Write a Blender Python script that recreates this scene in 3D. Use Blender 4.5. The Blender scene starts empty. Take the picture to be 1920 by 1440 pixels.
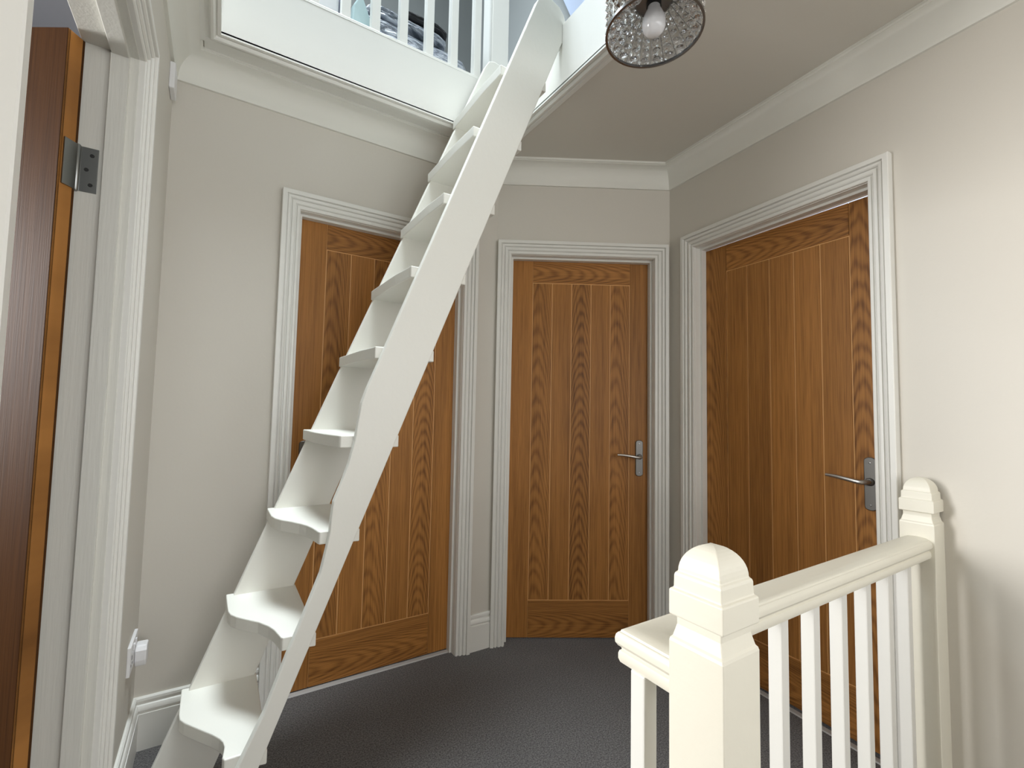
import bpy, bmesh, math, random
from mathutils import Vector, Matrix
random.seed(7)
sc = bpy.context.scene
C = sc.collection
PI = math.pi
R = math.radians

# ------------------------------------------------------------------ materials
def lin(r, g, b):
    f = lambda c: c / 12.92 if c <= .04045 else ((c + .055) / 1.055) ** 2.4
    return (f(r / 255), f(g / 255), f(b / 255), 1)

def new_mat(name):
    m = bpy.data.materials.new(name); m.use_nodes = True
    nt = m.node_tree
    return m, nt, nt.nodes['Principled BSDF']

def paint(name, col, rough=.5, bump=.15, scale=60, var=.03, coat=0, stretch=(1, 1, 1), dist=.002):
    m, nt, b = new_mat(name)
    N = nt.nodes.new; L = nt.links.new
    tc = N('ShaderNodeTexCoord'); mp = N('ShaderNodeMapping'); mp.inputs['Scale'].default_value = stretch
    L(tc.outputs['Object'], mp.inputs['Vector'])
    n1 = N('ShaderNodeTexNoise'); n1.inputs['Scale'].default_value = scale; n1.inputs['Detail'].default_value = 6
    n2 = N('ShaderNodeTexNoise'); n2.inputs['Scale'].default_value = 3; n2.inputs['Detail'].default_value = 4
    L(mp.outputs[0], n1.inputs['Vector']); L(mp.outputs[0], n2.inputs['Vector'])
    mx = N('ShaderNodeMix'); mx.data_type = 'RGBA'
    mx.inputs['A'].default_value = [c * (1 - var) for c in col[:3]] + [1]
    mx.inputs['B'].default_value = [min(1, c * (1 + var)) for c in col[:3]] + [1]
    L(n2.outputs['Fac'], mx.inputs['Factor']); L(mx.outputs['Result'], b.inputs['Base Color'])
    bp = N('ShaderNodeBump'); bp.inputs['Strength'].default_value = bump; bp.inputs['Distance'].default_value = dist
    L(n1.outputs['Fac'], bp.inputs['Height']); L(bp.outputs[0], b.inputs['Normal'])
    b.inputs['Roughness'].default_value = rough
    b.inputs['Coat Weight'].default_value = coat
    return m

def wood(name, light, dark, rough=.38):
    """oak boards: growth rings cut by the board face, from per-board uv layers"""
    m, nt, b = new_mat(name)
    N = nt.nodes.new; L = nt.links.new
    def mth(op, a, c=None):
        n = N('ShaderNodeMath'); n.operation = op
        for i, v in enumerate((a, c)):
            if v is None: continue
            if isinstance(v, (int, float)): n.inputs[i].default_value = v
            else: L(v, n.inputs[i])
        return n.outputs[0]
    uv = N('ShaderNodeUVMap'); uv.uv_map = 'grain'
    sd = N('ShaderNodeUVMap'); sd.uv_map = 'seed'
    s1 = N('ShaderNodeSeparateXYZ'); L(uv.outputs[0], s1.inputs[0])
    s2 = N('ShaderNodeSeparateXYZ'); L(sd.outputs[0], s2.inputs[0])
    u, v, seed, off = s1.outputs[0], s1.outputs[1], s2.outputs[0], s2.outputs[1]
    def vec(su, sv):
        c = N('ShaderNodeCombineXYZ'); L(mth('MULTIPLY', u, su), c.inputs[0]); L(mth('MULTIPLY', v, sv), c.inputs[1]); L(mth('MULTIPLY', seed, 13.7), c.inputs[2])
        return c.outputs[0]
    def noise(vv, detail=3):
        n = N('ShaderNodeTexNoise'); n.inputs['Scale'].default_value = 1; n.inputs['Detail'].default_value = detail; L(vv, n.inputs['Vector'])
        return n.outputs['Fac']
    flat = mth('MAXIMUM', mth('SUBTRACT', 1, mth('MULTIPLY', mth('ABSOLUTE', off), 22)), 0)   # 1 = flat sawn, 0 = quarter sawn
    nz = noise(vec(1.8, 7), 2)
    vv = mth('ADD', v, mth('MULTIPLY', off, .6))
    arch = mth('ADD', mth('MULTIPLY', u, 15), mth('MULTIPLY', mth('MULTIPLY', vv, vv), 1000))
    straight = mth('MULTIPLY', v, 170)
    ph = mth('ADD', mth('MULTIPLY', arch, flat), mth('MULTIPLY', straight, mth('SUBTRACT', 1, flat)))
    ph = mth('ADD', ph, mth('MULTIPLY', nz, 3.2))
    ph = mth('ADD', ph, mth('MULTIPLY', noise(vec(8, 60), 3), .7))
    w = mth('ADD', mth('MULTIPLY', mth('SINE', mth('MULTIPLY', ph, 2 * PI)), .5), .5)
    w = mth('POWER', w, 1.5)
    w = mth('MULTIPLY', w, mth('ADD', .08, mth('MULTIPLY', flat, .34)))
    pores = noise(vec(7, 420), 5)
    f = mth('ADD', w, mth('MULTIPLY', mth('SUBTRACT', pores, .33), 1.25))
    broad = noise(vec(.9, 16), 3)
    f = mth('ADD', f, mth('MULTIPLY', mth('SUBTRACT', noise(vec(1.6, 130), 3), .5), .8))
    f = mth('ADD', f, mth('MULTIPLY', mth('SUBTRACT', broad, .5), .7))
    rp = N('ShaderNodeValToRGB')
    rp.color_ramp.elements[0].position = .05; rp.color_ramp.elements[0].color = light
    rp.color_ramp.elements[1].position = .95; rp.color_ramp.elements[1].color = dark
    L(f, rp.inputs[0])
    # each board a shade of its own
    wn = N('ShaderNodeTexWhiteNoise'); wn.noise_dimensions = '1D'; L(mth('MULTIPLY', seed, 91.3), wn.inputs['W'])
    hs = N('ShaderNodeHueSaturation'); L(rp.outputs[0], hs.inputs['Color'])
    L(mth('ADD', mth('MULTIPLY', wn.outputs['Value'], .2), .9), hs.inputs['Value'])
    L(hs.outputs[0], b.inputs['Base Color'])
    bp = N('ShaderNodeBump'); bp.inputs['Strength'].default_value = .25; bp.inputs['Distance'].default_value = .0008
    L(pores, bp.inputs['Height']); L(bp.outputs[0], b.inputs['Normal'])
    b.inputs['Roughness'].default_value = rough
    b.inputs['Specular IOR Level'].default_value = .25
    return m

M = {}
M['wall'] = paint('wall_paint', lin(211, 206, 196), .62, .12, 90, .012)
M['ceiling'] = paint('ceiling_paint', lin(212, 208, 198), .8, .15, 70, .015)
M['white'] = paint('white_gloss', lin(230, 229, 223), .36, .05, 35, .008)
M['cove'] = paint('cove_white', lin(229, 228, 220), .6, .08, 50, .012)
M['ladder'] = paint('ladder_white', lin(235, 234, 226), .42, .25, 45, .02)
M['grained'] = paint('grained_white', lin(216, 215, 207), .4, .3, 60, .02, 0, (3, 3, .18))
M['cream'] = paint('cream_gloss', lin(230, 226, 211), .4, .3, 40, .03)
M['oak'] = wood('oak', lin(176, 121, 62), lin(92, 55, 22), .48)
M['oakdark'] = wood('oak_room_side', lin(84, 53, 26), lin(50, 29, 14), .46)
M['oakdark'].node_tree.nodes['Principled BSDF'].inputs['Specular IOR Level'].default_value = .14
M['oaklip'] = paint('oak_groove', lin(222, 168, 104), .5, .1, 60, .06)
M['shadowgap'] = paint('door_core', lin(60, 36, 20), .7, .1, 60, .05)
M['loftwall'] = paint('loft_plaster', lin(158, 160, 158), .7, .2, 30, .03)
M['bedwall'] = paint('bedroom_grey', lin(104, 106, 112), .75, .15, 40, .03)
M['navy'] = paint('navy_fabric', lin(34, 40, 58), .7, .4, 160, .08)
M['black'] = paint('black_fabric', lin(24, 24, 28), .7, .4, 180, .1)
M['paleblue'] = paint('blue_lit_slope', lin(196, 208, 232), .4, .05, 20, .02)  # blue-white light on the loft slope, put into the board colour
M['peach'] = paint('peach_rafter', lin(226, 200, 178), .8, .4, 120, .05)
M['teal'] = paint('pale_teal_paper', lin(176, 200, 202), .6, .3, 40, .05)
M['plastic'] = paint('white_plastic', lin(232, 231, 232), .3, .03, 40, .01)
M['strip'] = paint('threshold_alu', lin(176, 174, 172), .4, .05, 60, .02)
M['dark'] = paint('dark_slot', lin(30, 30, 30), .6, .1, 50, .05)

def metal(name, col, rough):
    m, nt, b = new_mat(name)
    b.inputs['Base Color'].default_value = col; b.inputs['Metallic'].default_value = 1; b.inputs['Roughness'].default_value = rough
    n = nt.nodes.new('ShaderNodeTexNoise'); n.inputs['Scale'].default_value = 40
    mr = nt.nodes.new('ShaderNodeMapRange'); mr.inputs['To Min'].default_value = rough * .8; mr.inputs['To Max'].default_value = rough * 1.2
    nt.links.new(n.outputs['Fac'], mr.inputs['Value']); nt.links.new(mr.outputs[0], b.inputs['Roughness'])
    return m
M['satin'] = metal('satin_nickel', lin(118, 117, 114), .42)
M['chrome'] = metal('chrome', lin(150, 150, 150), .3)
M['satinlight'] = metal('satin_lever', lin(190, 186, 180), .34)
M['steel'] = metal('hinge_steel', lin(150, 152, 150), .32)

def carpet():
    m, nt, b = new_mat('carpet')
    N = nt.nodes.new; L = nt.links.new
    tc = N('ShaderNodeTexCoord')
    n1 = N('ShaderNodeTexNoise'); n1.inputs['Scale'].default_value = 190; n1.inputs['Detail'].default_value = 2; n1.inputs['Roughness'].default_value = .8
    n2 = N('ShaderNodeTexNoise'); n2.inputs['Scale'].default_value = 5; n2.inputs['Detail'].default_value = 4
    L(tc.outputs['Object'], n1.inputs['Vector']); L(tc.outputs['Object'], n2.inputs['Vector'])
    rp = N('ShaderNodeValToRGB')
    rp.color_ramp.elements[0].position = .36; rp.color_ramp.elements[0].color = lin(46, 44, 44)
    rp.color_ramp.elements[1].position = .66; rp.color_ramp.elements[1].color = lin(124, 121, 120)
    L(n1.outputs['Fac'], rp.inputs[0])
    mx = N('ShaderNodeMix'); mx.data_type = 'RGBA'; mx.blend_type = 'MULTIPLY'; mx.inputs['Factor'].default_value = .35
    L(rp.outputs[0], mx.inputs['A']); L(n2.outputs['Color'], mx.inputs['B'])
    g = N('ShaderNodeRGBToBW'); L(n2.outputs['Color'], g.inputs[0]); L(g.outputs[0], mx.inputs['B'])
    L(mx.outputs['Result'], b.inputs['Base Color'])
    bp = N('ShaderNodeBump'); bp.inputs['Strength'].default_value = .5; bp.inputs['Distance'].default_value = .004
    L(n1.outputs['Fac'], bp.inputs['Height']); L(bp.outputs[0], b.inputs['Normal'])
    b.inputs['Roughness'].default_value = .95
    b.inputs['Sheen Weight'].default_value = .25
    return m
M['carpet'] = carpet()

def crystal():
    m, nt, b = new_mat('crystal')
    b.inputs['Base Color'].default_value = (.96, .97, 1, 1); b.inputs['Roughness'].default_value = .03
    b.inputs['Transmission Weight'].default_value = 1; b.inputs['IOR'].default_value = 1.5
    return m
M['crystal'] = crystal()
def film(name, col, alpha, rough):
    m, nt, b = new_mat(name)
    N = nt.nodes.new; L = nt.links.new
    b.inputs['Base Color'].default_value = col; b.inputs['Roughness'].default_value = rough
    n = N('ShaderNodeTexNoise'); n.inputs['Scale'].default_value = 9; n.inputs['Detail'].default_value = 6; n.inputs['Distortion'].default_value = 1.2
    tc = N('ShaderNodeTexCoord'); L(tc.outputs['Object'], n.inputs['Vector'])
    mr = N('ShaderNodeMapRange'); mr.inputs['To Min'].default_value = alpha * .75; mr.inputs['To Max'].default_value = min(1, alpha * 1.2)
    L(n.outputs['Fac'], mr.inputs['Value']); L(mr.outputs[0], b.inputs['Alpha'])
    bp = N('ShaderNodeBump'); bp.inputs['Strength'].default_value = .6; bp.inputs['Distance'].default_value = .02
    L(n.outputs['Fac'], bp.inputs['Height']); L(bp.outputs[0], b.inputs['Normal'])
    return m
M['film'] = film('clear_film', lin(150, 150, 146), .5, .15)
def bagmat():
    m, nt, b = new_mat('clear_bag')
    N = nt.nodes.new; L = nt.links.new
    tc = N('ShaderNodeTexCoord'); mp = N('ShaderNodeMapping'); mp.inputs['Scale'].default_value = (2, 2, 9); mp.inputs['Rotation'].default_value = (0, .35, 0)
    L(tc.outputs['Object'], mp.inputs['Vector'])
    n = N('ShaderNodeTexNoise'); n.inputs['Scale'].default_value = 5; n.inputs['Detail'].default_value = 6; n.inputs['Distortion'].default_value = 1.6
    L(mp.outputs[0], n.inputs['Vector'])
    rp = N('ShaderNodeValToRGB'); e = rp.color_ramp.elements
    e[0].position = .35; e[0].color = lin(92, 100, 112); e[1].position = .66; e[1].color = lin(214, 220, 230)
    k = rp.color_ramp.elements.new(.5); k.color = lin(150, 158, 172)
    L(n.outputs['Fac'], rp.inputs[0]); L(rp.outputs[0], b.inputs['Base Color'])
    bp = N('ShaderNodeBump'); bp.inputs['Strength'].default_value = .8; bp.inputs['Distance'].default_value = .03
    L(n.outputs['Fac'], bp.inputs['Height']); L(bp.outputs[0], b.inputs['Normal'])
    b.inputs['Roughness'].default_value = .15; b.inputs['Coat Weight'].default_value = 1
    return m
M['bag'] = bagmat()
def opal():
    m, nt, b = new_mat('opal_glass')
    b.inputs['Base Color'].default_value = lin(222, 222, 224); b.inputs['Roughness'].default_value = .18
    b.inputs['Subsurface Weight'].default_value = .2; b.inputs['Subsurface Radius'].default_value = (.01, .01, .01)
    return m
M['opal'] = opal()

# ------------------------------------------------------------------ mesh helpers
def obj(name, bm, mats, parent=None, smooth=None, bevel=0, loc=None, rotz=0, segs=2):
    bmesh.ops.remove_doubles(bm, verts=bm.verts[:], dist=1e-6)
    bmesh.ops.recalc_face_normals(bm, faces=bm.faces[:])
    me = bpy.data.meshes.new(name); bm.to_mesh(me); bm.free()
    o = bpy.data.objects.new(name, me); C.objects.link(o)
    for m in (mats if isinstance(mats, (list, tuple)) else [mats]): me.materials.append(m)
    if parent: o.parent = parent
    if loc: o.location = loc
    o.rotation_euler = (0, 0, rotz)
    if smooth is not None:
        for p in me.polygons: p.use_smooth = True
        me.set_sharp_from_angle(angle=R(smooth))
    if bevel:
        md = o.modifiers.new('soft_edges', 'BEVEL'); md.width = bevel; md.segments = segs; md.limit_method = 'ANGLE'; md.angle_limit = R(40)
        md.harden_normals = False
    return o

def thing(name, label, cat, loc=(0, 0, 0), rotz=0, group=None, kind=None):
    o = bpy.data.objects.new(name, None); C.objects.link(o); o.empty_display_size = .1
    o.location = loc; o.rotation_euler = (0, 0, rotz)
    tag(o, label, cat, group, kind)
    return o
def tag(o, label=None, cat=None, group=None, kind=None):
    if label: o['label'] = label
    if cat: o['category'] = cat
    if group: o['group'] = group
    if kind: o['kind'] = kind
    return o

def box(bm, x0, x1, y0, y1, z0, z1, mi=0, mat=None):
    vs = [bm.verts.new((x, y, z)) for x in (x0, x1) for y in (y0, y1) for z in (z0, z1)]
    fs = []
    for q in ((0, 1, 3, 2), (4, 6, 7, 5), (0, 4, 5, 1), (2, 3, 7, 6), (0, 2, 6, 4), (1, 5, 7, 3)):
        f = bm.faces.new([vs[i] for i in q]); f.material_index = mi; fs.append(f)
    if mat: bmesh.ops.transform(bm, matrix=mat, verts=vs)
    return vs, fs

def prism(bm, poly, f, t0, t1):
    """poly: 2-D outline, f(a, b, t) -> 3-D point"""
    A = [bm.verts.new(f(a, b, t0)) for a, b in poly]; B = [bm.verts.new(f(a, b, t1)) for a, b in poly]
    bm.faces.new(A[::-1]); bm.faces.new(B)
    n = len(poly)
    for i in range(n):
        bm.faces.new((A[i], A[(i + 1) % n], B[(i + 1) % n], B[i]))

def sweep(bm, prof, path, n, closed=False, mi=0):
    """prof (a,b): a sideways (dir x n), b along n; mitred at corners"""
    n = Vector(n).normalized(); P = [Vector(p) for p in path]; k = len(P)
    segs = [(P[(i + 1) % k] - P[i]).normalized() for i in range(k if closed else k - 1)]
    perp = [d.cross(n).normalized() for d in segs]
    rings = []
    for i in range(k):
        if closed: p1, p2 = perp[i - 1], perp[i]
        else: p1, p2 = perp[max(0, i - 1)], perp[min(i, k - 2)]
        m = (p1 + p2) / (1 + p1.dot(p2))
        rings.append([bm.verts.new(P[i] + m * a + n * b) for a, b in prof])
    q = len(prof)
    for i in range(k if closed else k - 1):
        A, B = rings[i], rings[(i + 1) % k]
        for j in range(q):
            f = bm.faces.new((A[j], A[(j + 1) % q], B[(j + 1) % q], B[j])); f.material_index = mi
    if not closed:
        bm.faces.new(rings[0][::-1]).material_index = mi; bm.faces.new(rings[-1]).material_index = mi

def lathe(bm, prof, seg=24, c=(0, 0, 0), mi=0):
    rings = []
    for r, z in prof:
        if r < 1e-6: rings.append([bm.verts.new((c[0], c[1], c[2] + z))])
        else: rings.append([bm.verts.new((c[0] + r * math.cos(2 * PI * i / seg), c[1] + r * math.sin(2 * PI * i / seg), c[2] + z)) for i in range(seg)])
    for A, B in zip(rings, rings[1:]):
        for i in range(seg):
            j = (i + 1) % seg
            v = [A[i % len(A)], A[j % len(A)], B[j % len(B)], B[i % len(B)]]
            v = [x for q, x in enumerate(v) if x not in v[:q]]
            if len(v) > 2: bm.faces.new(v).material_index = mi

def tube(bm, pts, r, seg=10):
    pts = [Vector(p) for p in pts]; rings = []
    for i, p in enumerate(pts):
        d = (pts[min(i + 1, len(pts) - 1)] - pts[max(0, i - 1)]).normalized()
        a = d.cross(Vector((0, 0, 1)))
        if a.length < 1e-3: a = d.cross(Vector((1, 0, 0)))
        a.normalize(); b = d.cross(a)
        rr = r[i] if isinstance(r, (list, tuple)) else r
        rings.append([bm.verts.new(p + (a * math.cos(2 * PI * k / seg) + b * math.sin(2 * PI * k / seg)) * rr) for k in range(seg)])
    for A, B in zip(rings, rings[1:]):
        for k in range(seg): bm.faces.new((A[k], A[(k + 1) % seg], B[(k + 1) % seg], B[k]))
    bm.faces.new(rings[0][::-1]); bm.faces.new(rings[-1])

def smooth_path(pts, n=6):
    out = []
    P = [Vector(p) for p in pts]; P = [P[0] * 2 - P[1]] + P + [P[-1] * 2 - P[-2]]
    for i in range(1, len(P) - 2):
        a, b, c, d = P[i - 1:i + 3]
        for k in range(n):
            t = k / n
            out.append(.5 * ((2 * b) + (c - a) * t + (2 * a - 5 * b + 4 * c - d) * t * t + (3 * b - a - 3 * c + d) * t ** 3))
    out.append(P[-2])
    return out

# ------------------------------------------------------------------ plan of the landing
# X runs along the far wall, Y away from the viewer; metres, landing floor at z = 0
HC = 2.43          # ceiling
WY = 2.02          # far wall face
WX = -.19          # left wall face
aB = R(30.5); nB = Vector((math.sin(aB), math.cos(aB), 0)); dB = Vector((nB.y, -nB.x, 0))
aC = R(5.25); nC = Vector((math.cos(aC), -math.sin(aC), 0)); dC = Vector((-nC.y, nC.x, 0))
PB = Vector((1.284, 2.033, 0)); PC = Vector((1.978, 1.122, 0))
REC = .065
b0 = PB - nB * REC; c0 = PC - nC * REC
def cross2(P, d, Q, e):
    den = d.x * e.y - d.y * e.x; w = Q - P
    t = (w.x * e.y - w.y * e.x) / den
    return P + d * t
KAB = cross2(Vector((0, WY, 0)), Vector((1, 0, 0)), b0, dB)
KBC = cross2(b0, dB, c0, dC)
KDA = Vector((WX, WY, 0))
YB = -2.0
KCE = cross2(c0, dC, Vector((0, YB, 0)), Vector((1, 0, 0)))
KDE = Vector((WX, YB, 0))
W = .722            # sight width of the doors
DH = 1.944          # sight height
TH = .12

# ------------------------------------------------------------------ walls
def wall(name, P, Q, n_out, z0, z1, holes, mat=M['wall'], th=TH):
    """upright wall from P to Q, face on the line, thickness away along n_out; holes (s0,s1,h0,h1)"""
    d = (Q - P); Ln = d.length; d.normalize(); bm = bmesh.new()
    mtx = Matrix(((d.x, n_out.x, 0, P.x), (d.y, n_out.y, 0, P.y), (0, 0, 1, 0), (0, 0, 0, 1)))
    xs = [0]
    for s0, s1, h0, h1 in sorted(holes):
        box(bm, xs[-1], s0, 0, th, z0, z1, 0, mtx)
        box(bm, s0, s1, 0, th, h1, z1, 0, mtx)
        if h0 > z0: box(bm, s0, s1, 0, th, z0, h0, 0, mtx)
        xs.append(s1)
    box(bm, xs[-1], Ln, 0, th, z0, z1, 0, mtx)
    return tag(obj(name, bm, mat), kind='structure')

XA0 = .258                                   # left sight edge of the far door
HO = .04                                     # lining allowance
sB0 = (PB - nB * REC - KAB).dot(dB)           # left sight edge on wall B
sC_left = (PC + dC * .262 - nC * REC)         # left sight edge on wall C
wall('wall_far', KDA + Vector((-TH, 0, 0)), KAB, Vector((0, 1, 0)), 0, HC, [(XA0 - HO - WX + TH, XA0 + W + HO - WX + TH, 0, DH + HO)])
wall('wall_middle', KAB, KBC, nB, 0, HC, [(sB0 - HO, sB0 + W + HO, 0, DH + HO)])
sC0 = (KBC - sC_left).length
SW0, SW1 = (KBC.y + .7) / dC.y, (KBC.y + 1.8) / dC.y  # span of the opening added in the right wall for fill light
wall('wall_right', KBC, KCE, nC, -2.5, HC, [(sC0 - HO, sC0 + W + HO, -.03, DH + .012 + HO), (SW0, SW1, .9, 2.15)])
YD0, WD = .652, .676                          # left doorway: near sight edge, width
wall('wall_left', KDE, KDA, Vector((-1, 0, 0)), 0, HC, [(YD0 - HO - YB, YD0 + WD + HO - YB, 0, DH + HO)], th=.1)
# wall behind the viewer, with a tall landing window
wall('wall_behind', KCE + Vector((TH, 0, 0)), KDE + Vector((-TH, 0, 0)), Vector((0, -1, 0)), -2.5, HC, [(.35, 1.75, .75, 2.2)])

# floor with the stairwell cut out
bm = bmesh.new()
SX, SY = .64, .485
box(bm, -2.6, SX, YB, 3.0, -.2, 0); box(bm, SX, 3.2, SY, 3.0, -.2, 0)
tag(obj('floor', bm, M['carpet']), kind='structure')
bm = bmesh.new(); box(bm, -.6, 2.2, YB, 3, -2.6, -2.5); tag(obj('floor', bm, M['carpet']), kind='structure')
bm = bmesh.new(); box(bm, SX - .02, SX, YB, SY, -2.5, -.2); box(bm, SX, 1.9, SY, SY + .02, -2.5, -.2)
tag(obj('wall_stairwell', bm, M['wall']), kind='structure')

# ceiling with hatch
HX0, HX1, HY0, HY1, LF = -.05, 1.075, .98, 1.822, 2.672
bm = bmesh.new()
q = .019
box(bm, WX, HX0 - q, YB, WY, HC, HC + .03); box(bm, HX1 + q, 2.3, YB, 2.6, HC, HC + .03)
box(bm, HX0 - q, HX1 + q, YB, HY0 - q, HC, HC + .03); box(bm, HX0 - q, HX1 + q, HY1 + q, 2.6, HC, HC + .03)
tag(obj('ceiling', bm, M['ceiling']), kind='structure')
# loft floor, walls and roof
LX0, LX1, LY0, LY1, LZ = -1.5, 1.53, -.6, 3.0, 5.7
bm = bmesh.new()
box(bm, LX0, HX0 - .02, LY0, LY1, LF - .02, LF); box(bm, HX1 + .02, LX1, LY0, LY1, LF - .02, LF)
box(bm, HX0 - .02, HX1 + .02, LY0, HY0 - .02, LF - .02, LF); box(bm, HX0 - .02, HX1 + .02, HY1 + .02, LY1, LF - .02, LF)
tag(obj('floor_loft', bm, M['loftwall']), kind='structure')
bm = bmesh.new()
box(bm, LX0, LX1, LY1, LY1 + .1, LF, LZ); box(bm, LX0, LX1, LY0 - .1, LY0, LF, LZ)
box(bm, LX1, LX1 + .1, LY0, LY1, LF, LZ); box(bm, LX0 - .1, LX0, LY0, LY1, LF, LZ)
tag(obj('wall_loft', bm, M['loftwall']), kind='structure')
bm = bmesh.new(); box(bm, LX0, LX1, LY0, LY1, LZ, LZ + .1); tag(obj('ceiling_loft', bm, M['loftwall']), kind='structure')

# hatch lining boards and the moulding round the hatch
bm = bmesh.new()
for a in ((HX0 - .018, HX0, HY0, HY1), (HX1, HX1 + .018, HY0, HY1), (HX0 - .018, HX1 + .018, HY1, HY1 + .018), (HX0 - .018, HX1 + .018, HY0 - .018, HY0)):
    box(bm, *a, HC - .006, LF + .002)
tag(obj('trim_1', bm, M['white'], bevel=.0015), kind='structure')
hp = [(0, 0), (0, -.012), (.010, -.013), (.0125, -.010), (.014, -.010), (.016, -.017), (.021, -.022), (.028, -.022), (.033, -.017), (.035, -.010), (.042, -.010), (.046, -.0135), (.062, -.0135), (.064, -.010), (.064, 0)]
bm = bmesh.new()
sweep(bm, hp, [(HX0, HY0, HC), (HX0, HY1, HC), (HX1, HY1, HC), (HX1, HY0, HC)][::-1], (0, 0, 1), closed=True)
box(bm, HX0 - .05, HX1 + .07, HY1 + .05, 1.945, HC - .005, HC)
tag(obj('trim_2', bm, M['white'], smooth=30), kind='structure')

# coving
cv = [(0, 0), (0, -.108), (.010, -.108), (.012, -.103)]
for i in range(9):
    t = i / 8 * PI / 2
    cv.append((.014 + .066 * (1 - math.cos(t)), -.098 + .084 * math.sin(t)))
cv += [(.080, -.012), (.0865, -.010), (.0865, 0)]
bm = bmesh.new()
zc = Vector((0, 0, HC))
sweep(bm, cv, [KDE + zc, KDA + zc, KAB + zc, KBC + zc, KCE + zc], (0, 0, 1))
tag(obj('trim_3', bm, M['cove'], smooth=35), kind='structure')

# skirting
sk = [(0, 0), (0, .168), (.006, .168), (.010, .164), (.011, .156), (.0085, .150), (.0085, .146), (.013, .143), (.0165, .136), (.017, .128), (.013, .123), (.013, .119), (.018, .117), (.018, 0)]
def skirt(name, path):
    bm = bmesh.new(); sweep(bm, sk, path, (0, 0, 1))
    return tag(obj(name, bm, M['white'], smooth=25), kind='structure')
AO = .012 + .068 + .0005                                  # outer edge of architraves from sight edge
skirt('baseboard_left', [Vector((WX, YD0 + WD + AO, 0)), KDA, Vector((XA0 - AO, WY, 0))])
skirt('baseboard_middle', [Vector((XA0 + W + AO, WY, 0)), KAB, KAB + dB * (sB0 - AO)])
skirt('baseboard_right', [KAB + dB * (sB0 + W + AO), KBC, KBC - dC * (sC0 - AO)])

# ------------------------------------------------------------------ doors
ARCH = [(0, 0), (0, .010), (.003, .0125), (.011, .0125), (.0125, .008), (.0155, .008), (.0165, .013), (.020, .0165), (.025, .0175), (.030, .0165), (.0315, .0115), (.0345, .0115), (.0355, .018), (.039, .0215), (.044, .0225), (.0465, .0215), (.0475, .018), (.0495, .018), (.0505, .0265), (.052, .028), (.066, .028), (.068, .026), (.068, 0)]

def board(bm, ul, us, x0, x1, z0, z1, y0, y1, horiz=False, off=0.0, mi=0):
    vs, fs = box(bm, x0, x1, y0, y1, z0, z1, mi)
    seed = random.uniform(.1, 1.9) if not horiz else random.uniform(.1, .7)
    cx, cz = (x0 + x1) / 2, (z0 + z1) / 2
    for f in fs:
        for l in f.loops:
            p = l.vert.co
            if abs(f.normal.x) > .5 or False: a, c = p.z, p.y
            else: a, c = (p.x - x0, p.z - cz) if horiz else (p.z, p.x - cx)
            l[ul].uv = (a, c); l[us].uv = (seed, off)

def make_leaf(name, w, h, mats, parent, pivot, angle, mode='pattern'):
    """leaf in door space: x across, y depth (0 = landing face), z up"""
    bm = bmesh.new(); ul = bm.loops.layers.uv.new('grain'); us = bm.loops.layers.uv.new('seed')
    t = .04; g = .0023
    x0, x1 = -.008, w + .008; st0, st1 = .109, w - .097
    zb, zt = .007, h + .008
    p0, p1 = .192, 1.829
    for y0, y1 in ((0, .007), (t - .007, t)):
        board(bm, ul, us, x0, st0 - g, zb, zt, y0, y1, False, .012 if mode == 'curl' else .09)
        board(bm, ul, us, st1 + g, x1, zb, zt, y0, y1, False, .006 if mode == 'curl' else .11)
        board(bm, ul, us, st0, st1, zb, p0 - g, y0, y1, True, .01)
        board(bm, ul, us, st0, st1, p1 + g, zt, y0, y1, True, .005)
        k = 5; pw = (st1 - st0) / k
        for i in range(k):
            off = random.choice([.0, .01, -.012]) if (i % 2 == 0) else random.choice([.07, -.09, .12])
            if mode == 'curl': off = random.choice([.09, -.1, .13]) if i else .07
            if mode == 'plain': off = random.choice([.09, -.1, .13])
            board(bm, ul, us, st0 + i * pw + g, st0 + (i + 1) * pw - g, p0 + g, p1 - g, y0 + (.001 if y0 == 0 else 0), y1, False, off)
    vs, fs = box(bm, x0 + .001, x1 - .001, .0035, t - .0035, zb + .001, zt - .001, 1)
    # solid lipping down both edges
    for xa, xb in ((x0, x0 + .002), (x1 - .002, x1)):
        board(bm, ul, us, xa - .002, xb, zb, zt, .0005, t - .0005, False, .05, 2)
    px, py = pivot
    bmesh.ops.translate(bm, verts=bm.verts[:], vec=(-px, -py, 0))
    me = bpy.data.meshes.new(name); bm.normal_update(); bmesh.ops.recalc_face_normals(bm, faces=bm.faces[:])
    bm.to_mesh(me); bm.free()
    for m in mats: me.materials.append(m)
    o = bpy.data.objects.new(name, me); C.objects.link(o); o.parent = parent
    o.location = (px, py, 0); o.rotation_euler = (0, 0, angle)
    md = o.modifiers.new('soft_edges', 'BEVEL'); md.width = .0008; md.segments = 1; md.limit_method = 'ANGLE'
    return o

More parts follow.
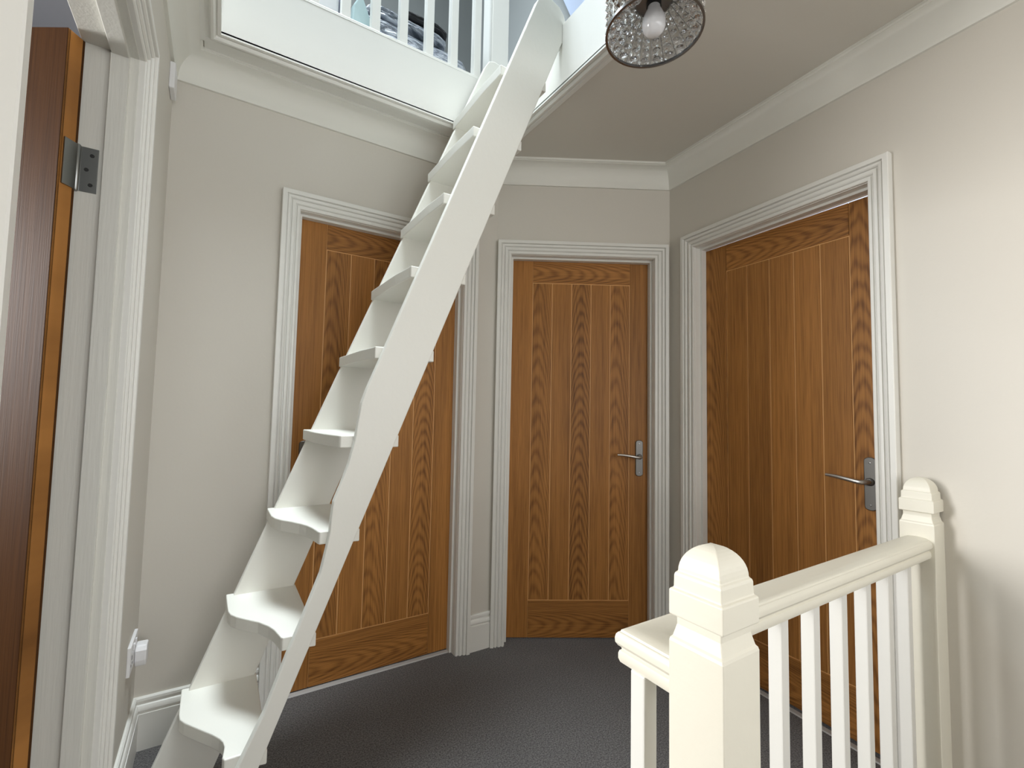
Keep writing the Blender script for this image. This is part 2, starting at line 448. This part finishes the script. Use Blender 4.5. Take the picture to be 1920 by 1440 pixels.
def make_handle(parent, s, z, sgn, pivot, side=-1):
    """lever on a backplate; sgn = direction the lever points along x; parented to the leaf"""
    ox, oy = pivot; yb = -oy
    bm = bmesh.new()
    pl = []
    for i in range(9):
        t = PI * i / 8; pl.append((.0195 * math.cos(t), .073 + .013 * math.sin(t)))
    for i in range(9):
        t = PI + PI * i / 8; pl.append((.0195 * math.cos(t), -.088 + .013 * math.sin(t)))
    prism(bm, pl, lambda a, b, t: (s - ox + a, yb + t, z + b), -.007, .0)
    h = obj('door_handle', bm, M['satin'], parent, smooth=40, bevel=.0025)
    bm = bmesh.new()
    for dz in (.066, -.082):
        lathe(bm, [(0, 0), (.0036, .0), (.003, .0015), (0, .002)], 10)
        vs = bm.verts[-(10 * 2 + 2):]
        bmesh.ops.transform(bm, matrix=Matrix.Translation((s - ox, yb - .0068, z + dz)) @ Matrix.Rotation(PI / 2, 4, 'X'), verts=vs)
    obj('screw', bm, M['chrome'], h, smooth=40)
    bm = bmesh.new()
    path = smooth_path([(s - ox, yb - .006, z), (s - ox, yb - .030, z), (s - ox + sgn * .006, yb - .043, z), (s - ox + sgn * .02, yb - .049, z),
                        (s - ox + sgn * .06, yb - .050, z + .006), (s - ox + sgn * .095, yb - .048, z + .0105), (s - ox + sgn * .125, yb - .046, z + .012)], 6)
    n = len(path); rad = [.0085 if i < n * .4 else .0085 - .003 * (i / n - .4) / .6 for i in range(n)]
    tube(bm, path, rad, 12)
    lv = obj('lever', bm, M['satinlight'], h, smooth=50)
    bm = bmesh.new(); lathe(bm, [(0, 0), (.014, 0), (.0135, .007), (.010, .010), (0, .010)], 20)
    bmesh.ops.transform(bm, matrix=Matrix.Translation((s - ox, yb - .0065, z)) @ Matrix.Rotation(PI / 2, 4, 'X'), verts=bm.verts[:])
    obj('collar', bm, M['satin'], h, smooth=40)
    return h

def make_door(num, P, e, w, h, rec, hinge, angle, label, depth=.105, mats=None, mode='pattern', strip=True, handle=True, lining=None, archmat=None, gap=0):
    """door_n set: root at the left sight edge; x along the wall (seen from the landing), y into the wall"""
    root = thing('door_%d' % num, label, 'door', (P.x, P.y, 0), math.atan2(e.y, e.x), kind='structure')
    lin_m = lining or M['white']
    back = depth - rec
    # lining: two jambs and head, with planted stops in front of the leaf
    bm = bmesh.new()
    box(bm, -HO + .002, -.010, -rec, back, 0, h + HO); box(bm, w + .010, w + HO - .002, -rec, back, 0, h + HO)
    box(bm, -.010, w + .010, -rec, back, h + .010, h + HO - .002)
    box(bm, -.011, 0, -.033, -.001, 0, h + .011); box(bm, w, w + .011, -.033, -.001, 0, h + .011); box(bm, 0, w, -.033, -.001, h, h + .011)
    obj('door_frame', bm, lin_m, root, bevel=.0012)
    bm = bmesh.new()
    sweep(bm, ARCH, [(w + .012, -rec, 0), (w + .012, -rec, h + .012), (-.012, -rec, h + .012), (-.012, -rec, 0)], (0, -1, 0))
    obj('architrave', bm, archmat or M['white'], root, smooth=25)
    pv = (-.008, .042) if hinge == 'L' else (w + .008, .042)
    leaf = make_leaf('door_leaf', w, h - gap, mats or [M['oak'], M['oaklip'], M['oak']], root, pv, angle, mode)
    if handle:
        hs = .052 if hinge == 'R' else w - .045
        make_handle(leaf, hs, .925, 1 if hinge == 'R' else -1, pv)
    if strip:
        bm = bmesh.new()
        prism(bm, [(-.014, 0), (-.011, .004), (0, .0055), (.011, .004), (.014, 0), (.014, -.004), (-.014, -.004)], lambda a, b, t: (t, a - .012, b), -.008, w + .008)
        o = obj('threshold_strip', bm, M['strip'], root, smooth=30); o['label'] = 'metal carpet strip under the door'
    return root, leaf

make_door(1, Vector((XA0, WY + REC, 0)), Vector((1, 0, 0)), W, DH - .006, REC, 'R', 0, 'closed oak plank door behind the white loft ladder')
make_door(2, PB, dB, W, DH, REC, 'L', 0, 'closed oak plank door on the angled middle wall', strip=False)
make_door(3, PC + dC * .262, -dC, W, DH + .012, REC, 'L', R(1.6), 'oak plank door standing just ajar beside the banister', mode='curl', gap=.009)
OPEN = R(-123)
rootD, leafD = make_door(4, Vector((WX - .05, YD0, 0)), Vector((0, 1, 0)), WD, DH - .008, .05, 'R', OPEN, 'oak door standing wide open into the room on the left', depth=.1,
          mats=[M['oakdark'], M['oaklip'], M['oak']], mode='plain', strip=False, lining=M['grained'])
# hinge of the open door: knuckle, leaf on the jamb, leaf on the door edge
def make_hinge(zc):
    bm = bmesh.new()
    hx, hy = WD + .0085, .0425
    lathe(bm, [(0, -.052), (.0035, -.052), (.0055, -.049), (.0055, .049), (.0035, .052), (0, .052)], 14, (hx - .002, hy, zc))
    hg = obj('hinge', bm, M['steel'], rootD, smooth=40)
    bm = bmesh.new(); box(bm, hx - .0005, hx + .0018, .008, .0385, zc - .05, zc + .05)
    obj('jamb_plate', bm, M['steel'], hg, bevel=.0006)
    mt = Matrix.Translation((WD + .008, .042, 0)) @ Matrix.Rotation(OPEN, 4, 'Z') @ Matrix.Translation((-WD - .008, -.042, 0))
    bm = bmesh.new(); box(bm, WD + .0075, WD + .0118, .008, .0385, zc - .05, zc + .05, 0, mt)
    obj('leaf_plate', bm, M['steel'], hg, bevel=.0006)
    bm = bmesh.new()
    for dz, yy in ((.033, .019), (0, .027), (-.033, .019)):
        lathe(bm, [(0, 0), (.0042, 0), (.0036, .0016), (0, .0016)], 12)
        bmesh.ops.transform(bm, matrix=Matrix.Translation((hx - .0004, yy, zc + dz)) @ Matrix.Rotation(-PI / 2, 4, 'Y'), verts=bm.verts[-26:])
    obj('screw', bm, M['dark'], hg, smooth=40)
for zc in (1.66, .23): make_hinge(zc)

# the room behind the left doorway
RX0, RX1, RY0, RY1 = -2.4, WX - .1, -1.2, 2.25
bm = bmesh.new()
box(bm, RX0, RX1, RY1, RY1 + .08, 0, 2.42); box(bm, RX0 - .08, RX0, RY0, RY1 + .08, 0, 2.42); box(bm, RX0 - .08, RX1, RY0 - .08, RY0, 0, 2.42)
tag(obj('wall_bedroom', bm, M['bedwall']), kind='structure')
bm = bmesh.new(); box(bm, RX0 - .08, RX1, RY0 - .08, RY1 + .08, 2.38, 2.41); tag(obj('ceiling_bedroom', bm, M['bedwall']), kind='structure')

# landing window behind the viewer
win = thing('window_1', 'white window behind the viewer', 'window', (.85, YB, 0), kind='structure')
wx1 = KCE.x + TH - .35; wx0 = wx1 - 1.4
bm = bmesh.new()
for a in ((wx0, wx0 + .06, .75, 2.2), (wx1 - .06, wx1, .75, 2.2), (wx0, wx1, .75, .81), (wx0, wx1, 2.14, 2.2), ((wx0 + wx1) / 2 - .03, (wx0 + wx1) / 2 + .03, .75, 2.2)):
    box(bm, a[0] - .85, a[1] - .85, -.09, -.03, a[2], a[3])
obj('window_frame', bm, M['white'], win)
bm = bmesh.new(); box(bm, wx0 - .88, wx1 - .82, -.03, .1, .715, .75); obj('window_sill', bm, M['white'], win)

PW = KBC - dC * SW0  # made-up window, added out of view to light the left wall
added_win = thing('added_window', 'unseen white window added in the right wall for fill light', 'window', (PW.x, PW.y, 0), math.atan2(-dC.y, -dC.x), kind='structure')
ww = SW1 - SW0
bm = bmesh.new()
for a in ((0, .05, .9, 2.15), (ww - .05, ww, .9, 2.15), (0, ww, .9, .95), (0, ww, 2.1, 2.15), (ww / 2 - .025, ww / 2 + .025, .9, 2.15)):
    box(bm, a[0], a[1], .05, .10, a[2], a[3])
obj('window_frame', bm, M['white'], added_win)
bm = bmesh.new(); box(bm, -.03, ww + .03, -.06, .05, .875, .9); obj('window_sill', bm, M['white'], added_win)

# ------------------------------------------------------------------ loft ladder
lad = thing('loft_ladder', 'steep white wooden paddle ladder climbing from the carpet to the loft hatch', 'ladder', (0, 1.58, 0))
lad.location = (.0, 1.58, 0); LY = 1.58
RISE = .2675
YN0, YN1, YF0, YF1 = 1.370, 1.395, 1.775, 1.800
xb = lambda z: .039 + .3987 * z
near_front = [(-.028, 0), (.085, .252), (.137, .362), (.184, .494), (.211, .562), (.230, .613), (.260, .694), (.273, .757), (.280, .800), (.283, .845), (.287, .886), (.304, .931), (.324, .99), (.339, 1.055), (.346, 1.11), (.354, 1.165), (.367, 1.205), (.425, 1.353), (.953, 2.711)]
top_curve = [(.972, 2.742), (1.0, 2.752), (1.023, 2.748), (1.06, 2.736), (1.081, 2.713), (1.0885, 2.692), (1.0885, 2.676), (1.0745, 2.676), (1.0745, 2.597)]
def ztr(poly): return [(x, z) for x, z in poly]
def stringer(front, y0, y1):
    bm = bmesh.new()
    poly = [(x, max(z, .0)) for x, z in front] + top_curve + [(xb(1.3), 1.3), (xb(0), 0)]
    prism(bm, poly, lambda a, b, t: (a, t - LY, b), y0, y1)
    return obj('stringer', bm, M['ladder'], lad, bevel=.003)
fr = [(near_front[0])] + [tuple(p) for p in near_front[1:]]
stringer(fr, YN0, YN1)
far_front = [(-.140, 0), (.378, 1.295), (.953, 2.711)]
stringer(far_front, YF0, YF1)
xff = lambda z: -.140 + .4 * z if z < 1.295 else .378 + .406 * (z - 1.295)
def xnf(z):
    for (x0, z0), (x1, z1) in zip(near_front, near_front[1:]):
        if z0 <= z <= z1: return x0 + (x1 - x0) * (z - z0) / (z1 - z0)
for k in range(1, 10):
    z = RISE * k
    f, n = xff(z) - .02, xnf(z) - .026
    bk = xb(z) + .005
    if k <= 3:
        if k == 1: fn = [(-.052, 1.775), (-.051, 1.66), (-.048, 1.632), (-.036, 1.608), (.004, 1.551), (.030, 1.515), (.046, 1.488), (.054, 1.468), (.057, 1.446), (.055, 1.425), (.052, 1.405), (.056, YN1 - .003)]
        elif k == 2: fn = [(.053, 1.775), (.056, 1.65), (.062, 1.622), (.076, 1.595), (.102, 1.560), (.128, 1.528), (.150, 1.487), (.161, 1.455), (.167, 1.425), (.172, YN1 + .004), (.176, YN1 - .003)]
        else: fn = [(.160, 1.775), (.161, 1.67), (.168, 1.63), (.182, 1.597), (.204, 1.562), (.224, 1.525), (.238, 1.492), (.247, 1.455), (.252, 1.42), (.255, YN1 + .004), (.258, YN1 - .003)]
    elif k == 4: fn = [(.262, 1.775), (.268, 1.60), (.280, 1.50), (.293, 1.43), (.300, YN1 + .004), (.304, YN1 - .003)]
    else: fn = [(f, 1.775), (.35 * f + .65 * n - .004, 1.52), (n, YN1 + .02), (n, YN1 - .003)]
    if k <= 4: fn = [fn[0]] + fn[1:]
    poly = [(fn[0][0], YF0 + .022)] + fn + [(xnf(z) - .001, YN1 - .003), (xnf(z) + .004, YN1 - .008), (bk, YN1 - .018), (bk, YF0 + .015), (xff(z) + .01, YF0 + .015), (xff(z) - .002, YF0 + .022)]
    bm = bmesh.new()
    prism(bm, poly, lambda a, b, t: (a, b - LY, t), z - .036, z)
    obj('tread', bm, M['ladder'], lad, bevel=.003)

# ------------------------------------------------------------------ landing banister
ban = thing('banister', 'cream painted banister at the stairwell edge, two square capped newels', 'banister', (1.2, .535, 0))
BX, BY = 1.2, .535
def newel_bm(cx, cy, hw, hd, z0, zs):
    """stack of square rings; zs = list of (inset, z)"""
    bm = bmesh.new(); rings = []
    for ins, z in zs:
        a, b = max(hw - ins, .0005), max(hd - ins, .0005)
        rings.append([bm.verts.new((cx + sx * a, cy + sy * b, z)) for sx, sy in ((-1, -1), (1, -1), (1, 1), (-1, 1))])
    bm.faces.new(rings[0][::-1]); bm.faces.new(rings[-1])
    for A, B in zip(rings, rings[1:]):
        for i in range(4): bm.faces.new((A[i], A[(i + 1) % 4], B[(i + 1) % 4], B[i]))
    return bm
def newel(cx, cy, dz):
    hw = .0415
    st = [(0, 0), (0, .834), (.001, .838), (.0035, .841), (.0075, .857), (.0075, .8685), (.0005, .8695), (0, .872), (0, .903), (.0012, .9055), (.0042, .9065), (.0045, .909), (.0048, .924), (.006, .928), (.0085, .9295)]
    rr = hw - .0085
    for i in range(1, 12):
        t = i / 11 * PI / 2 * .985
        st.append((hw - rr * math.cos(t), .9295 + .0405 * math.sin(t)))
    st = [(a, z + (dz if z > .5 else 0)) for a, z in st]
    bm = newel_bm(cx - BX, cy - BY, hw, hw, 0, st)
    o = obj('newel_post', bm, M['cream'], ban, bevel=.003, segs=2)
    return o
N1 = (.5925, .4015)
newel(N1[0], N1[1], 0.0)
newel(1.8135, .5285, .004)
half = [(0, .060), (.015, .0595), (.025, .058), (.0325, .0545), (.034, .0515), (.0365, .0505), (.0395, .047), (.0410, .041), (.0405, .034), (.037, .029), (.0325, .0265), (.0320, .0235), (.035, .0215), (.0365, .017), (.0365, .009), (.034, .003), (.029, 0)]
half = [(a * .88, b) for a, b in half]
prof = half + [(-a, b) for a, b in half[::-1] if a > 0]
zr = .742
bm = bmesh.new()
sweep(bm, prof, [(.604 - BX, N1[1] + .039 - BY, zr), (.604 - BX, -.007, zr), (1.776 - BX, -.007, zr)], (0, 0, 1))
obj('handrail', bm, M['cream'], ban, smooth=28)
bp = None
for x in [.586] + [1.0115 + .1345 * k for k in range(-2, 6)]:
    if bp is None:
        bm = bmesh.new(); box(bm, -.0145, .0145, -.0145, .0145, 0, zr + .004)
        bp = obj('baluster', bm, M['white'], ban, bevel=.003); o = bp
    else:
        o = bp.copy(); C.objects.link(o); o.parent = ban
    o.location = (x - BX, (.519 - BY) if x < .6 else 0, 0)

# ------------------------------------------------------------------ loft banister
lb = thing('loft_banister', 'white balustrade round the loft hatch above the ladder', 'banister', (.5, HY1 + .03, LF))
bm = bmesh.new(); box(bm, -.545, .62, -.026, .03, .001, .017); obj('bottom_rail', bm, M['white'], lb, bevel=.002)
bm = bmesh.new(); box(bm, -.545, .56, -.03, .03, .86, .92); obj('handrail', bm, M['white'], lb, bevel=.01)
b0_ = None
for k in range(-3, 6):
    x = .372 + .1168 * k - .0175 - .5
    if b0_ is None:
        bm = bmesh.new(); box(bm, -.0175, .0175, -.0175, .0175, .017, .86); b0_ = obj('baluster', bm, M['white'], lb, bevel=.002); o = b0_
    else:
        o = b0_.copy(); C.objects.link(o); o.parent = lb
    o.location = (x, -.006, 0)
bm = bmesh.new(); box(bm, 1.012 - .5, 1.104 - .5, -.026, .066, .001, 1.05); obj('newel_post', bm, M['white'], lb, bevel=.004)

# ------------------------------------------------------------------ pendant light
LC = Vector((.915, .782, 0)); LZ0 = 2.142; LR = .124; LHt = .165
pen = thing('pendant_light', 'drum shaped crystal bead pendant with a bare opal bulb, hanging from the landing ceiling', 'ceiling light', (LC.x, LC.y, HC))
dz0 = LZ0 - HC
def gem(bm, p, axis, up, r, h, mi=0):
    a = up.cross(axis).normalized()
    tip = bm.verts.new(p + axis * h); bot = bm.verts.new(p - axis * h * .6)
    ring = [bm.verts.new(p + (a * math.cos(t) + up * math.sin(t)) * r) for t in [PI / 4 * i for i in range(8)]]
    for i in range(8):
        bm.faces.new((ring[i], ring[(i + 1) % 8], tip)); bm.faces.new((ring[(i + 1) % 8], ring[i], bot))
bm = bmesh.new()
nc, nr = 30, 7
for i in range(nc):
    t = 2 * PI * (i + .25) / nc; ax = Vector((math.cos(t), math.sin(t), 0))
    for j in range(nr):
        gem(bm, ax * (LR - .004) + Vector((0, 0, dz0 + .016 + j * .0222)), ax, Vector((0, 0, 1)), .0106, .006)
obj('lamp_shade', bm, M['crystal'], pen)
# inner cone of clear lens film with rows of lens beads and ribs
bm = bmesh.new()
Rt = .045; Zt = .085
sl = Vector((-(LR - .008 - Rt), 0, Zt)); L_ = sl.length
lathe(bm, [(LR - .008, dz0 + .004), (Rt, dz0 + Zt)], 36)
con = obj('inner_cone', bm, M['film'], pen, smooth=60); con['label'] = 'clear film cone inside the shade'
bm = bmesh.new()
for i in range(20):
    t = 2 * PI * i / 20; ra = Vector((math.cos(t), math.sin(t), 0))
    rows = 5
    for j in range(rows):
        q = (j + .45) / (rows + .1)
        r = (LR - .010) * (1 - q) + Rt * q; zz = dz0 + .004 + Zt * q
        ax = (ra * -Zt + Vector((0, 0, -(LR - .008 - Rt)))).normalized()
        gem(bm, ra * r + Vector((0, 0, zz)) + ax * .002, ax, ra, .0115 * (r / LR + .12), .005)
obj('lens_bead', bm, M['crystal'], con)
bm = bmesh.new()
for i in range(20):
    t = 2 * PI * (i + .5) / 20; ra = Vector((math.cos(t), math.sin(t), 0))
    tube(bm, [ra * (LR - .008) + Vector((0, 0, dz0 + .003)), ra * Rt + Vector((0, 0, dz0 + Zt - .001))], .0010, 6)
obj('rib', bm, M['chrome'], con, smooth=60)
for z0, r0, r1 in ((dz0, LR - .0055, LR + .0005), (dz0 + LHt, LR - .006, LR + .001)):
    bm = bmesh.new(); lathe(bm, [(r0, z0), (r1, z0), (r1, z0 + .007), (r0, z0 + .007), (r0, z0)], 48)
    obj('ring', bm, M['chrome'], pen, smooth=30)
bm = bmesh.new(); lathe(bm, [(0, dz0 + Zt), (Rt + .004, dz0 + Zt), (Rt + .004, dz0 + Zt + .003), (0, dz0 + Zt + .003)], 36)
for k in range(3):
    t = 2 * PI * k / 3 + .4; u = Vector((math.cos(t), math.sin(t), 0))
    tube(bm, [u * Rt + Vector((0, 0, dz0 + Zt + .002)), u * (LR - .004) + Vector((0, 0, dz0 + LHt + .003))], .002, 6)
obj('shade_carrier', bm, M['chrome'], pen, smooth=40)
bm = bmesh.new()
bl = [(0, -.040), (.010, -.0385), (.019, -.034), (.026, -.026), (.0295, -.015), (.030, -.005), (.0285, .005), (.0245, .016), (.0195, .026), (.0165, .034), (.0155, .043), (0, .043)]
lathe(bm, bl, 32, (0, 0, dz0 + .034)); obj('bulb', bm, M['opal'], pen, smooth=60)
bm = bmesh.new(); lathe(bm, [(0, 0), (.019, 0), (.019, .035), (.014, .05), (0, .05)], 24, (0, 0, dz0 + .072)); obj('bulb_holder', bm, M['dark'], pen, smooth=40)
bm = bmesh.new(); tube(bm, [(0, 0, dz0 + .115), (0, 0, -.02)], .0035, 10); obj('cord', bm, M['plastic'], pen, smooth=60)
bm = bmesh.new(); lathe(bm, [(0, -.026), (.02, -.026), (.042, -.012), (.045, 0), (0, 0)], 28); obj('ceiling_rose', bm, M['plastic'], pen, smooth=40)

# ------------------------------------------------------------------ small fittings on the left wall
bm = bmesh.new(); box(bm, 0, .016, -.042, .042, -.045, .045)
o = obj('chime_box', bm, M['plastic'], bevel=.003, loc=(WX, 1.93, 2.262)); tag(o, 'small flat white box high on left wall just under the coving', 'wall box')
sk_ = thing('wall_socket', 'white double wall socket low on left wall near the corner', 'socket', (WX, 1.86, .385))
bm = bmesh.new(); box(bm, 0, .009, -.073, .073, -.043, .043); obj('face_plate', bm, M['plastic'], sk_, bevel=.002)
for y in (-.02, .02):
    bm = bmesh.new(); box(bm, .009, .013, y - .006, y + .006, .014, .034); obj('switch', bm, M['plastic'], sk_, bevel=.001)
bm = bmesh.new()
for y in (-.043,):
    box(bm, .0085, .0095, y - .004, y + .004, -.004, .008); box(bm, .0085, .0095, y - .015, y - .008, -.02, -.014); box(bm, .0085, .0095, y + .008, y + .015, -.02, -.014)
obj('pin_slot', bm, M['dark'], sk_)
bm = bmesh.new()
prism(bm, [(-.024, -.03), (.024, -.03), (.028, -.012), (.028, .018), (.018, .032), (-.018, .032), (-.028, .018), (-.028, -.012)], lambda a, b, t: (t, a, b), 0, .03)
o = obj('plug', bm, M['plastic'], bevel=.004, loc=(WX + .0095, 1.898, .362)); tag(o, 'white plug adaptor pushed into the low double wall socket', 'plug')

# ------------------------------------------------------------------ things kept in the loft
def lumpy(name, cx, cy, cz, sx, sy, sz, mat, seed, amp=.12, sub=5, flat=.0, pw=3.2):
    bm = bmesh.new(); bmesh.ops.create_icosphere(bm, subdivisions=sub, radius=1)
    from mathutils import noise
    for v in bm.verts:
        p = v.co.copy()
        s = (abs(p.x) ** pw + abs(p.y) ** pw + abs(p.z) ** pw) ** (-1 / pw); p *= s
        q = noise.fractal(v.co * 1.7 + Vector((seed, 0, 0)), .7, 2.2, 4) * amp
        p *= (1 + q)
        v.co = Vector((p.x * sx, p.y * sy, max(p.z * sz, -sz)))
    o = obj(name, bm, mat, smooth=180, loc=(cx, cy, cz + sz))
    return o
tag(lumpy('storage_bag', .67, 2.15, LF, .30, .20, .098, M['bag'], 3.1, .05, pw=6), 'clear wrinkled plastic storage bag lying lowest behind the loft balusters', 'storage bag')
tag(lumpy('storage_bag', .655, 2.16, LF + .204, .20, .20, .027, M['bag'], 5.2, .05, pw=6), 'clear wrinkled plastic storage bag sandwiched under the black holdall in the loft', 'storage bag')
tag(lumpy('holdall', .735, 2.16, LF + .262, .125, .195, .021, M['black'], 9.4, .05, pw=6), 'flat black fabric holdall topping the pile of clear bags in the loft', 'bag')
bm = bmesh.new()
gb = [bm.verts.new(v) for v in ((-.035, 0, 0), (.045, 0, 0), (.045, .05, 0), (-.035, .05, 0), (-.028, .006, .15), (.050, .004, .10), (.048, .046, .12), (-.03, .044, .16), (.002, .004, .215), (.004, .046, .22))]
for q in ((0, 3, 2, 1), (0, 1, 5, 8, 4), (2, 3, 7, 9, 6), (1, 2, 6, 5), (3, 0, 4, 7), (4, 8, 9, 7), (8, 5, 6, 9)): bm.faces.new([gb[i] for i in q])
tag(obj('paper_bag', bm, M['teal'], bevel=.006, loc=(.425, 1.90, LF)), 'small pale teal paper bag with a peaked top beside the clear bags in the loft', 'bag')
bm = bmesh.new(); box(bm, -.13, .065, -.14, .14, 0, .34); box(bm, -.135, .07, -.145, .145, .34, .37)
tag(obj('storage_box', bm, M['plastic'], bevel=.01, loc=(.285, 2.10, LF)), 'white lidded storage box behind the loft balusters', 'storage box')
tag(lumpy('rucksack', .42, 2.48, LF, .12, .11, .30, M['navy'], 4.4, .06, pw=4), 'dark navy rucksack standing behind the pale teal paper bag in the loft', 'rucksack')
for nm, y0, w_, mt, lb_ in (('stand-in board', 1.575, .115, 'paleblue', 'pale blue board standing in for the lit slope of the loft ceiling'), ('stand-in board', 1.456, .13, 'peach', 'pinkish board standing in for a loft rafter past the ladder top')):
    bm = bmesh.new(); prism(bm, [(0, 0), (-w_, 0), (-w_ + .50, 1.1), (.50, 1.1)], lambda a, b, t: (t, a, b), -.025, 0)  # boards stand in for the blue-lit loft slope and its rafter
    tag(obj(nm, bm, M[mt], bevel=.002, loc=(LX1 - .001, y0, LF)), lb_, 'stand-in board')

# ------------------------------------------------------------------ light
def area(name, loc, target, sx, sy, power, col):
    l = bpy.data.lights.new(name, 'AREA'); l.shape = 'RECTANGLE'; l.size = sx; l.size_y = sy; l.energy = power; l.color = col
    o = bpy.data.objects.new(name, l); C.objects.link(o); o.location = loc
    d = (Vector(target) - Vector(loc)).normalized(); o.rotation_euler = d.to_track_quat('-Z', 'Y').to_euler()
    return o
area('window_daylight', ((wx0 + wx1) / 2, YB - .14, 1.5), ((wx0 + wx1) / 2, 2, 1.2), 1.4, 1.4, 22, (1, .965, .925))
PM = KBC - dC * (SW0 + SW1) / 2 + nC * .16 + Vector((0, 0, 1.53))  # fill lamp outside the added window, brightens the left wall
area('added_window_fill', PM, PM - nC + dC * .25, 1.05, 1.2, 11, (.96, .98, 1))
sl_ = area('loft_daylight', (.40, 1.25, 5.6), (.5, 1.4, 2.5), 1.2, 1.2, 36, (.86, .95, 1)); sl_.data.spread = R(75)  # skylight daylight coming down through the hatch
area('loft_daylight', (-.9, 2.3, 4.1), (1.2, 1.0, 1.6), 1.1, 1.1, 42, (.80, .91, 1))  # second loft source, added so light reaches the far newel
bw = area('bedroom_window', (-2.36, 1.66, 1.45), (0, .9, 1.1), 1.1, 1.3, 68, (1, .99, .98)); bw.data.spread = R(120)
w = bpy.data.worlds.new('daylight'); sc.world = w; w.use_nodes = True
bg = w.node_tree.nodes['Background']; bg.inputs['Color'].default_value = (.75, .85, 1, 1); bg.inputs['Strength'].default_value = 1.0

# ------------------------------------------------------------------ camera
cam = bpy.data.cameras.new('camera'); co = bpy.data.objects.new('camera', cam); C.objects.link(co)
F, pit, rol, az = 866.0, R(3.345), R(1.11), R(57.56)
cam.sensor_fit = 'HORIZONTAL'; cam.sensor_width = 36; cam.lens = F / 1920 * 36; cam.clip_start = .02
ex = Vector((math.sin(az), -math.cos(az), 0)); ey = Vector((math.cos(az), math.sin(az), 0)); ez = Vector((0, 0, 1))
fwd = ey * math.cos(pit) + ez * math.sin(pit); up = -ey * math.sin(pit) + ez * math.cos(pit)
rt = ex * math.cos(rol) + up * math.sin(rol); up2 = -ex * math.sin(rol) + up * math.cos(rol)
m = Matrix((rt, up2, -fwd)).transposed().to_4x4(); m.translation = Vector((0, 0, 1.15))
co.matrix_world = m
sc.camera = co
vs = sc.view_settings
vs.view_transform = 'Standard'; vs.look = 'None'; vs.exposure = 0.45; vs.gamma = 1; vs.use_curve_mapping = False
sc.cycles.use_denoising = True
